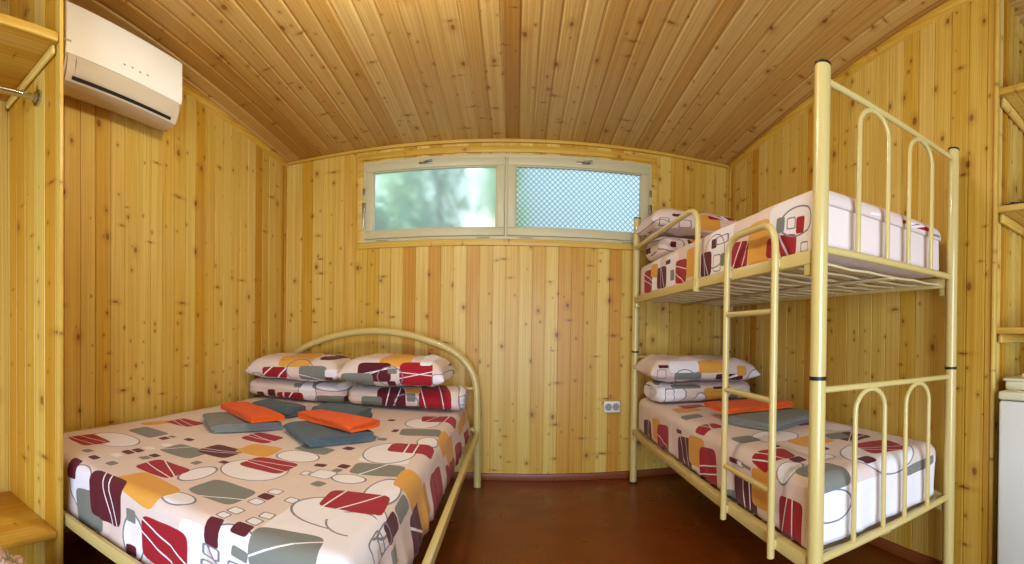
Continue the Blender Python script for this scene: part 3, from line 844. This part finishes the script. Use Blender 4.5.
# ------------------------------------------------------------------ double bed
r = thing('double_bed', (-1.06, 1.93, ZF), 'cream tubular steel double bed with an arched headboard', 'bed')
arch = [(-.254, ZF+.002), (-.256, -.95), (-.262, -.66), (-.272, -.39), (-.318, -.258), (-.42, -.152), (-.577, -.080), (-.80, -.020), (-1.06, 0), (-1.32, -.036), (-1.52, -.096), (-1.677, -.174), (-1.79, -.275), (-1.84, -.39), (-1.855, -.66), (-1.862, -.95), (-1.862, ZF+.002)]
bm = N(); tube(bm, smooth_path([(x, 3.035, z) for x, z in arch], n=7), .0265, 16); hb = part('headboard', bm, cream, r)
bm = N(); tube(bm, [(-.27, 3.035, -.69), (-1.85, 3.035, -.69)], .016, 12); tube(bm, [(-.272, 3.035, -.40), (-1.84, 3.035, -.40)], .011, 12); sub('crossbar', bm, cream, hb)
for x in (-.62, -.96, -1.30, -1.60):
    zt = min(b for a, b in [(-.62, -.066), (-.96, -.004), (-1.30, -.034), (-1.60, -.13)] if abs(a-x) < .01)
    bm = N(); tube(bm, [(x, 3.035, -.69), (x, 3.035, -.40)], .008, 10); sub('spindle', bm, cream, hb)
for x0, x1, dd in ((-.270, -.244, 1), (-1.862, -1.836, -1)):
    bm = N(); rbox(bm, x0, x1, .812, 3.02, -.735, -.695, .003); part('side_rail', bm, cream, r)
bm = N(); rbox(bm, -1.862, -.244, .810, .828, -.736, -.694, .003); part('foot_rail', bm, cream, r)
for x in (-.262, -1.842):
    bm = N(); tube(bm, [(x, .834, ZF+.001), (x, .834, -.738)], .02, 14); lg = part('leg', bm, cream, r)
    bm = N(); tube(bm, [(x, .834, ZF), (x, .834, ZF+.03)], .0225, 14); sub('foot_cap', bm, black, lg)
bm = N()
for k in range(13): rbox(bm, -1.834, -.36, .95+.16*k, 1.03+.16*k, -.712, -.702, .002)
part('slat_base', bm, pine_shelf, r)
bm = N(); rbox(bm, -1.822, -.375, .895, 2.985, -.700, -.522, .03, 3); part('mattress', bm, ticking, r)
sp = drape('bedspread', -1.828, -.338, .853, 2.99, -.505, .045, 0, .218, .218, 0, ticking, step=.018, wr=.011, seed=3, flare=.030)
cotton_on(sp, 'cotton_double', [('W','q',-.46,.985,.135,.135,0), ('W','q',-.79,.745,.045,.10,0), ('W','q',-1.02,.70,.05,.07,0), ('W','q',-.50,1.62,.09,.05,.1)] + [(('C' if k == 'M' and hy > .09 else k), q, (cx-.035 if cx > -.25 else cx), cy, hx, hy, a) for k, q, cx, cy, hx, hy, a in SHAPES_DOUBLE])  # the second white block paints bluish daylight onto the beige cloth at the foot
tag(sp, 'beige and crimson block-print bedspread covering the double bed', 'bedspread', 'matching printed bedspreads')
R = lambda n, a, b, yc, z0, h, dep, S, seed, rz, lab: tag(roll(n, a, b, yc, z0, h, dep, cotton('cotton_'+n+str(seed), S, seed=seed), seed, rz), lab, 'duvet', 'folded duvets under the pillows')
R('rolled_duvet', -1.872, -1.100, 2.80, -.498, .138, .36, SHAPES_R1, 1, 0, 'folded printed duvet under the left pillow of the double bed, by the left wall')
R('rolled_duvet', -1.076, -.318, 2.80, -.498, .138, .36, SHAPES_R2, 2, 0, 'folded printed duvet under the right pillow of the double bed, nearest the bed edge')
P = lambda c, sx, sy, sz, rz, S, seed, tilt, lab: tag(pillow('pillow', c, sx, sy, sz, rz, cotton('cotton_pillow%d' % seed, S, seed=seed+20), tilt, seed), lab, 'pillow', 'printed pillows')
P((-1.488, 2.775, -.292), .73, .42, .22, .02, SHAPES_P1, 1, (.04, .0), 'printed pillow of the double bed against the left wall')
P((-.760, 2.750, -.284), .70, .44, .24, -.03, SHAPES_P2, 2, (.04, .0), 'printed pillow of the double bed on the side away from the wall')

T = towel
T('bath_towel', (-1.345, 1.830), .32, .36, -.72, .040, 3, terry_grey, 'grey towel at the bottom of the left towel stack on the double bed', 1, -.499)
T('bath_towel', (-1.325, 1.880), .42, .19, -.52, .032, 2, terry_orange, 'orange towel in the left stack, lying between two grey ones', 2, -.450)
T('hand_towel', (-1.350, 2.215), .30, .17, -.16, .062, 3, terry_blue, 'slate blue towel lying behind the orange towel nearest the left wall', 3, -.499)
T('bath_towel', (-.855, 1.855), .33, .33, -.72, .042, 3, terry_blue, 'slate blue towel at the bottom of the right towel stack on the double bed', 4, -.499)
T('bath_towel', (-.835, 1.915), .40, .19, -.44, .032, 2, terry_orange, 'orange towel in the right stack on top of a slate blue one', 5, -.447)
T('hand_towel', (-.960, 2.270), .30, .18, -.12, .066, 3, terry_blue, 'small slate grey towel behind the orange towel nearer the bed edge', 6, -.499)

# ------------------------------------------------------------------ bunk bed
AX, BX, AY, CYY = .873, 1.640, 1.032, 3.060
ZT, ZR = .859, -.127
r = thing('bunk_bed', ((AX+BX)/2, (AY+CYY)/2, ZF), 'cream tubular steel bunk bed with a ladder standing along the right wall', 'bed')
for x, y in ((AX, AY), (BX, AY), (AX, CYY), (BX, CYY)):
    bm = N(); tube(bm, [(x, y, ZF+.012), (x, y, ZT-.008)], .026, 24); p = part('post', bm, cream, r)
    bm = N(); tube(bm, [(x, y, ZT-.010), (x, y, ZT-.002), (x, y, ZT)], lambda s: .0268 if s < .9 else .022, 24); sub('post_cap', bm, black, p)
    bm = N(); tube(bm, [(x, y, ZR-.006), (x, y, ZR+.006)], .0275, 24); sub('joint_ring', bm, black, p)
    bm = N(); tube(bm, [(x, y, ZF), (x, y, ZF+.014)], .0275, 20); sub('foot_cap', bm, black, p)
def hoop(x0, x1, y, z0, z1):
    bm = N(); rr = (x1-x0)/2; xc = (x0+x1)/2
    pts = [(x0, y, z0), (x0, y, z1-rr)] + [(xc - rr*math.cos(a), y, z1-rr + rr*math.sin(a)) for a in [PI*i/16 for i in range(1, 16)]] + [(x1, y, z1-rr), (x1, y, z0)]
    return tube(bm, pts, .0095, 12)
for y, s in ((AY, -1), (CYY, 1)):
    for zt, zb in ((.811, .279), (-.165, -.700)):
        bm = N(); tube(bm, [(AX+.02, y, zt), (BX-.02, y, zt)], .011, 14); e = part('end_panel', bm, cream, r)
        bm = N(); tube(bm, [(AX+.02, y, zb), (BX-.02, y, zb)], .0135, 14); sub('lower_bar', bm, cream, e)
        for x0, x1 in ((1.042, 1.194), (1.319, 1.472)): sub('hoop', hoop(x0, x1, y, zb+.012, zt-.012), cream, e)
for z0, z1 in ((.232, .276), (-.735, -.692)):
    for x0, x1, wall in ((AX-.020, AX+.014, 0), (BX-.014, BX+.016, 1)):
        bm = N(); rbox(bm, x0, x1, AY+.026, CYY-.026, z0, z1, .004)
        for y in (AY+.03, CYY-.06): rbox(bm, x0+.004, x1-.004, y, y+.03, z0-.035, z0+.006, .003)
        part('side_rail', bm, cream, r)
    bm = N(); n = 15
    for k in range(n):
        y = AY+.09 + (CYY-AY-.18)*k/(n-1); pts = []
        for i in range(9): pts.append((AX+.014 + (BX-AX-.028)*i/8, y, z0+.020 - .006*math.sin(PI*i/8) + .0025*math.sin(i*2.4+k)))
        half = .028
        L = [[bm.verts.new((a, b+dy, c+dz)) for (a, b, c) in pts] for dy, dz in ((-half, 0), (half, 0), (half, -.008), (-half, -.008))]
        for i in range(8):
            for q in range(4): bm.faces.new((L[q][i], L[(q+1)%4][i], L[(q+1)%4][i+1], L[q][i+1]))
        bm.faces.new([L[q][0] for q in range(4)]); bm.faces.new([L[3-q][8] for q in range(4)])
    rbox(bm, (AX+BX)/2-.02, (AX+BX)/2+.02, AY+.03, CYY-.03, z0-.006, z0+.0, .002)
    part('slat_base', bm, plain('slat_metal', (206,190,140), .5), r)
# ladder: an inverted U hooked on the upper rail, three rungs
lx = AX-.036; ya, yb = 1.226, 1.576
bm = N(); tube(bm, fillet([(lx, yb, -.755), (lx, yb, .398), (lx, ya, .398), (lx, ya, -.758)], .10, 9), .0135, 16)
for y in (ya, yb):
    for z in (.254, -.714): rbox(bm, lx+.008, AX-.019, y-.012, y+.012, z-.016, z+.016, .003)
ld = part('ladder', bm, cream, r)
for z in (.087, -.221, -.533):
    bm = N(); tube(bm, [(lx, ya+.01, z), (lx, yb-.01, z)], .011, 14); sub('rung', bm, cream, ld)
# guard rail beside the upper pillow
bm = N(); tube(bm, fillet([(AX-.012, CYY-.02, .632), (AX-.012, 1.925, .632), (AX-.026, 1.915, .215)], .13, 9), .0145, 16); rbox(bm, AX-.036, AX-.018, 1.895, 1.935, .21, .275, .003); part('guard_rail', bm, cream, r)
# mattresses belong to the bunk, the spreads over them are things of their own
bm = N(); rbox(bm, .898, 1.618, 1.075, 2.99, .278, .484, .035, 4)
for v in bm.verts: v.co += Vector((0, noise.noise(v.co*7)*.008, 0))
um = part('mattress', bm, ticking, r)
bm = N(); rbox(bm, .902, 1.618, 1.09, 2.99, -.690, -.478, .035, 4); part('mattress', bm, ticking, r)
cu = cotton('cotton_upper', [('W','q',.77,2.36,.10,.10,0), ('W','q',.80,1.74,.11,.11,0), ('W','q',.78,1.20,.11,.13,0), ('W','q',.80,2.66,.09,.08,0), ('N','r',.80,1.80,.07,.09,0)] + SHAPES_UPPER, seed=8); cl = cotton('cotton_lower', [('W','q',1.25,.86,.60,.165,0), ('W','o',1.12,1.62,.10,.09,0), ('O','q',1.20,1.46,.08,.07,.05), ('M','l',1.40,1.42,.07,.07,.1), ('W','o',1.48,1.62,.08,.10,0), ('O','q',1.02,2.42,.07,.07,0), ('M','q',1.16,1.33,.02,.02,0), ('C','l',1.10,2.52,.07,.06,0), ('W','q',1.06,1.56,.02,.02,0), ('M','q',1.02,1.48,.02,.02,.1), ('W','n',1.10,1.24,.025,.02,0), ('G','q',1.30,2.48,.08,.07,0)] + SHAPES_LOWER, seed=9)
s = drape('bedspread', .888, 1.625, 1.064, 3.0, .500, .045, .222, .03, .062, 0, cu, step=.018, wr=.006, seed=11, crown=.02); tag(s, 'beige and crimson block-print bedspread on the upper bunk', 'bedspread', 'matching printed bedspreads')
s = drape('bedspread', .890, 1.625, 1.072, 3.0, -.460, .05, .225, .03, .228, 0, cl, step=.018, wr=.008, seed=12, crown=.012); tag(s, 'beige and crimson block-print bedspread on the lower bunk', 'bedspread', 'matching printed bedspreads')
R('rolled_duvet', .915, 1.61, 2.80, -.452, .135, .38, SHAPES_BR, 3, 0, 'folded printed duvet under the pillow on the lower bunk')
P((1.24, 2.775, -.254), .80, .43, .21, -.02, SHAPES_BP, 3, (.03, .02), 'printed pillow on top of the folded duvet on the lower bunk')
R('rolled_duvet', .915, 1.60, 2.80, .512, .145, .38, SHAPES_UR, 4, 0, 'folded printed duvet under the pillow on the upper bunk')
P((1.22, 2.775, .726), .78, .43, .21, -.02, SHAPES_UP, 4, (.03, .0), 'printed pillow on top of the folded duvet on the upper bunk')
T('bath_towel', (1.30, 1.875), .44, .30, .30, .040, 3, terry_grey, 'grey towel at the bottom of the towel stack on the lower bunk', 7, -.446)
T('bath_towel', (1.25, 2.060), .44, .26, .06, .030, 2, terry_orange, 'orange towel on the lower bunk, above the grey one', 8, -.397)
T('hand_towel', (1.37, 2.320), .30, .20, .10, .040, 3, terry_blue, 'small slate towel on the lower bunk between duvet and orange towel', 9, -.446)

# ------------------------------------------------------------------ open wardrobe on the left
r = thing('open_wardrobe', (-1.6, .2, ZF), 'open pine wardrobe with a shelf, hanging rod and bench seat by the left wall', 'wardrobe')
PX0, PX1, PY0, PY1 = -1.86, -1.378, .782, .796
pw = pine('pine_partition', 0, 2, pitch=.09, off=-1.86, seed=3.0)
for y0, y1 in ((PY0, PY1), (-.40, -.386)):
    bm = N(); planks(bm, lambda u, v, d: (u, y0+d*.35, v), PX0, PX1-.016, ZF, zc(y0), pitch=.09, off=-1.86, gap=.004)
    planks(bm, lambda u, v, d: (u, y1-d*.35, v), PX0, PX1-.016, ZF, zc(y0), pitch=.09, off=-1.86, gap=.004)
    rbox(bm, PX0, PX1-.017, y0+.004, y1-.004, ZF, zc(y0)-.003, 0)
    p = part('side_panel', bm, pw, r)
    bm = N(); rbox(bm, PX1-.016, PX1, y0-.001, y1+.001, ZF, zc(y0)-.012, .002); sub('edge_strip', bm, pine_strip_z, p)
bm = N(); planks(bm, lambda u, v, d: (-1.850-d*.5, u, v), -.386, PY0, ZF, lambda u: zc(u)-.005, pitch=.097); rbox(bm, -1.872, -1.856, -.378, PY0, ZF, 1.60, 0); part('back_panel', bm, pine_y, r)
for z0, z1, nm in ((1.044, 1.074, 'shelf_board'), (-.778, -.754, 'bench_board')):
    bm = N(); rbox(bm, -1.846, -1.394, -.380, PY0-.002, z0, z1, .003); b = part(nm, bm, pine_shelf, r)
    if nm == 'shelf_board':
        for y in (PY0-.022, -.384): bm = N(); rbox(bm, -1.844, -1.398, y, y+.018, z0-.036, z0-.001, .008, 3); sub('batten', bm, pine_strip_x, b)
        bm = N(); rbox(bm, -1.396, -1.378, -.380, PY0-.004, z0-.002, z1+.004, .006, 3); sub('front_lipping', bm, pine_strip_y, b)
bm = N(); tube(bm, [(-1.551, -.382, .921), (-1.551, PY0-.003, .921)], .0125, 16); hr = part('hanging_rod', bm, chrome, r)
for a, b in ((PY0-.010, PY0-.001), (-.385, -.376)):
    bm = N(); tube(bm, [(-1.551, a, .921), (-1.551, b, .921)], .031, 20); tube(bm, [(-1.551, a-.012, .921), (-1.551, b+.012, .921)], .017, 16); sub('rod_flange', bm, chrome, hr)
# cloth bundle on the floor in front of the bench
t = NT('floral_cloth'); tc = t.node('ShaderNodeTexCoord').outputs['Object']
t.set(Base_Color=t.ramp(t.noise(tc, 26, 3), [(.3, lin(150,60,60)), (.45, lin(214,176,150)), (.55, lin(120,110,70)), (.7, lin(226,190,180))]), Roughness=.9)
bm = N(); bmesh.ops.create_uvsphere(bm, u_segments=40, v_segments=24, radius=1)
for v in bm.verts:
    q = v.co.copy(); g = 1 + .16*noise.noise(q*2.3) + .07*noise.noise(q*5.5)
    v.co = Vector((-1.222 + .12*q.x*g, .490 + .12*q.y*g, ZF + .200 + .200*q.z*(g if q.z > 0 else 1)))
tag(obj('cloth_bundle', bm, t.m, None, 180), 'pink flowered cloth bundle on the floor before the wardrobe bench', 'bundle')

# ------------------------------------------------------------------ alcove on the right: shelves, fridge
for zt, lab in ((1.125, 'highest pine shelf of the alcove beside the bunk bed'), (.597, 'middle pine shelf of the alcove with a dark pouch on it'), (.056, 'lowest pine shelf of the alcove, just above the fridge')):
    r = thing('wall_shelf', (2.0, .3, zt), lab, 'shelf', 'alcove shelves')
    bm = N(); planks(bm, lambda u, v, d: (v, u, zt-.024+d*.6), -.30, YA-.004, 1.745, XA-.004, pitch=.06, gap=.008, depth=.008)
    rbox(bm, 1.745, XA-.004, -.30, YA-.004, zt-.018, zt, .002); b = part('shelf_board', bm, pine_shelf, r)
    bm = N(); rbox(bm, 1.722, 1.746, -.30, YA-.003, zt-.027, zt+.001, .004); sub('front_lipping', bm, pine_strip_y, b)
    bm = N(); rbox(bm, 1.750, XA-.01, YA-.026, YA-.003, zt-.068, zt-.025, .008, 3); part('batten', bm, pine_strip_x, r)
t = NT('purple_cloth'); t.set(Base_Color=lin(48,34,52), Roughness=.6)
bm = N(); bmesh.ops.create_uvsphere(bm, u_segments=28, v_segments=14, radius=1)
for v in bm.verts:
    q = v.co.copy(); g = 1+.2*noise.noise(q*2.5); v.co = Vector((1.805+.055*q.x*g, .775+.075*q.y*g, .597+.014+.014*q.z*(g if q.z > 0 else 1)))
tag(obj('dark_pouch', bm, t.m, None, 180), 'small dark purple pouch lying on the middle alcove shelf', 'pouch')
FX, FY0, FY1, FT = 1.660, .255, .802, -.217
fr = r = thing('fridge', (1.92, .53, ZF), 'white under-counter fridge standing in the alcove under the lowest shelf', 'fridge')
bm = N(); rbox(bm, FX+.045, FX+.52, FY0+.002, FY1-.002, ZF+.02, FT-.03, .006); part('cabinet', bm, fridge_w, r)
bm = N(); rbox(bm, FX, FX+.043, FY0, FY1, ZF+.07, FT-.040, .012, 3); dr = part('fridge_door', bm, fridge_w, r)
bm = N(); rbox(bm, FX-.022, FX+.002, FY0+.03, FY0+.055, -.62, -.36, .008, 3); sub('handle', bm, fridge_top, dr)
bm = N(); rbox(bm, FX-.004, FX+.525, FY0-.002, FY1+.002, FT-.036, FT, .010, 3); part('worktop', bm, fridge_top, r)
bm = N(); rbox(bm, FX+.05, FX+.5, FY0+.02, FY1-.02, ZF+.0, ZF+.06, .005); part('plinth', bm, black, r)
r = thing('plastic_box', (1.86, .66, FT), 'white plastic box with a lid standing on top of the fridge', 'box')
bm = N(); rbox(bm, 1.715, 2.00, .50, .800, FT+.001, FT+.042, .012, 3); part('tray', bm, fridge_top, r)
bm = N(); rbox(bm, 1.708, 2.007, .494, .806, FT+.040, FT+.052, .005, 3); ld = part('lid', bm, fridge_top, r)
bm = N(); rbox(bm, 1.76, 1.80, .55, .74, FT+.052, FT+.072, .008, 3); sub('lid_grip', bm, fridge_top, ld)
bm = N(); tube(bm, smooth_path([(1.70, .775, FT+.004), (1.672, .72, FT+.005), (1.654, .64, FT-.012), (1.652, .56, FT-.020), (1.655, .46, FT-.012), (1.70, .40, FT+.005), (1.80, .36, FT+.005)]), .0035, 8)
part('cord', bm, fridge_top, fr)

# ------------------------------------------------------------------ pendant lamp over the middle of the room, above the picture
LX, LY, LZ = -.42, 1.30, 1.245
r = thing('pendant_lamp', (LX, LY, zc(LY)), 'round white globe lamp hanging from the ceiling between the two beds', 'lamp')
bm = N(); tube(bm, [(LX, LY, zc(LY)+.004), (LX, LY, zc(LY)-.03)], .05, 28); part('ceiling_rose', bm, white_pl, r)
bm = N(); tube(bm, [(LX, LY, zc(LY)-.028), (LX, LY, LZ+.12)], .004, 8); part('flex', bm, white_pl, r)
bm = N(); tube(bm, [(LX, LY, LZ+.085), (LX, LY, LZ+.135)], .026, 20); part('lamp_holder', bm, white_pl, r)
t = NT('lit_opal_glass'); t.set(Base_Color=(.9, .88, .82, 1), Roughness=.4, Emission_Color=(1.0, .96, .84, 1), Emission_Strength=LAMP)
bm = N(); bmesh.ops.create_uvsphere(bm, u_segments=32, v_segments=20, radius=.095, matrix=Matrix.Translation((LX, LY, LZ))); part('lamp_globe', bm, t.m, r)
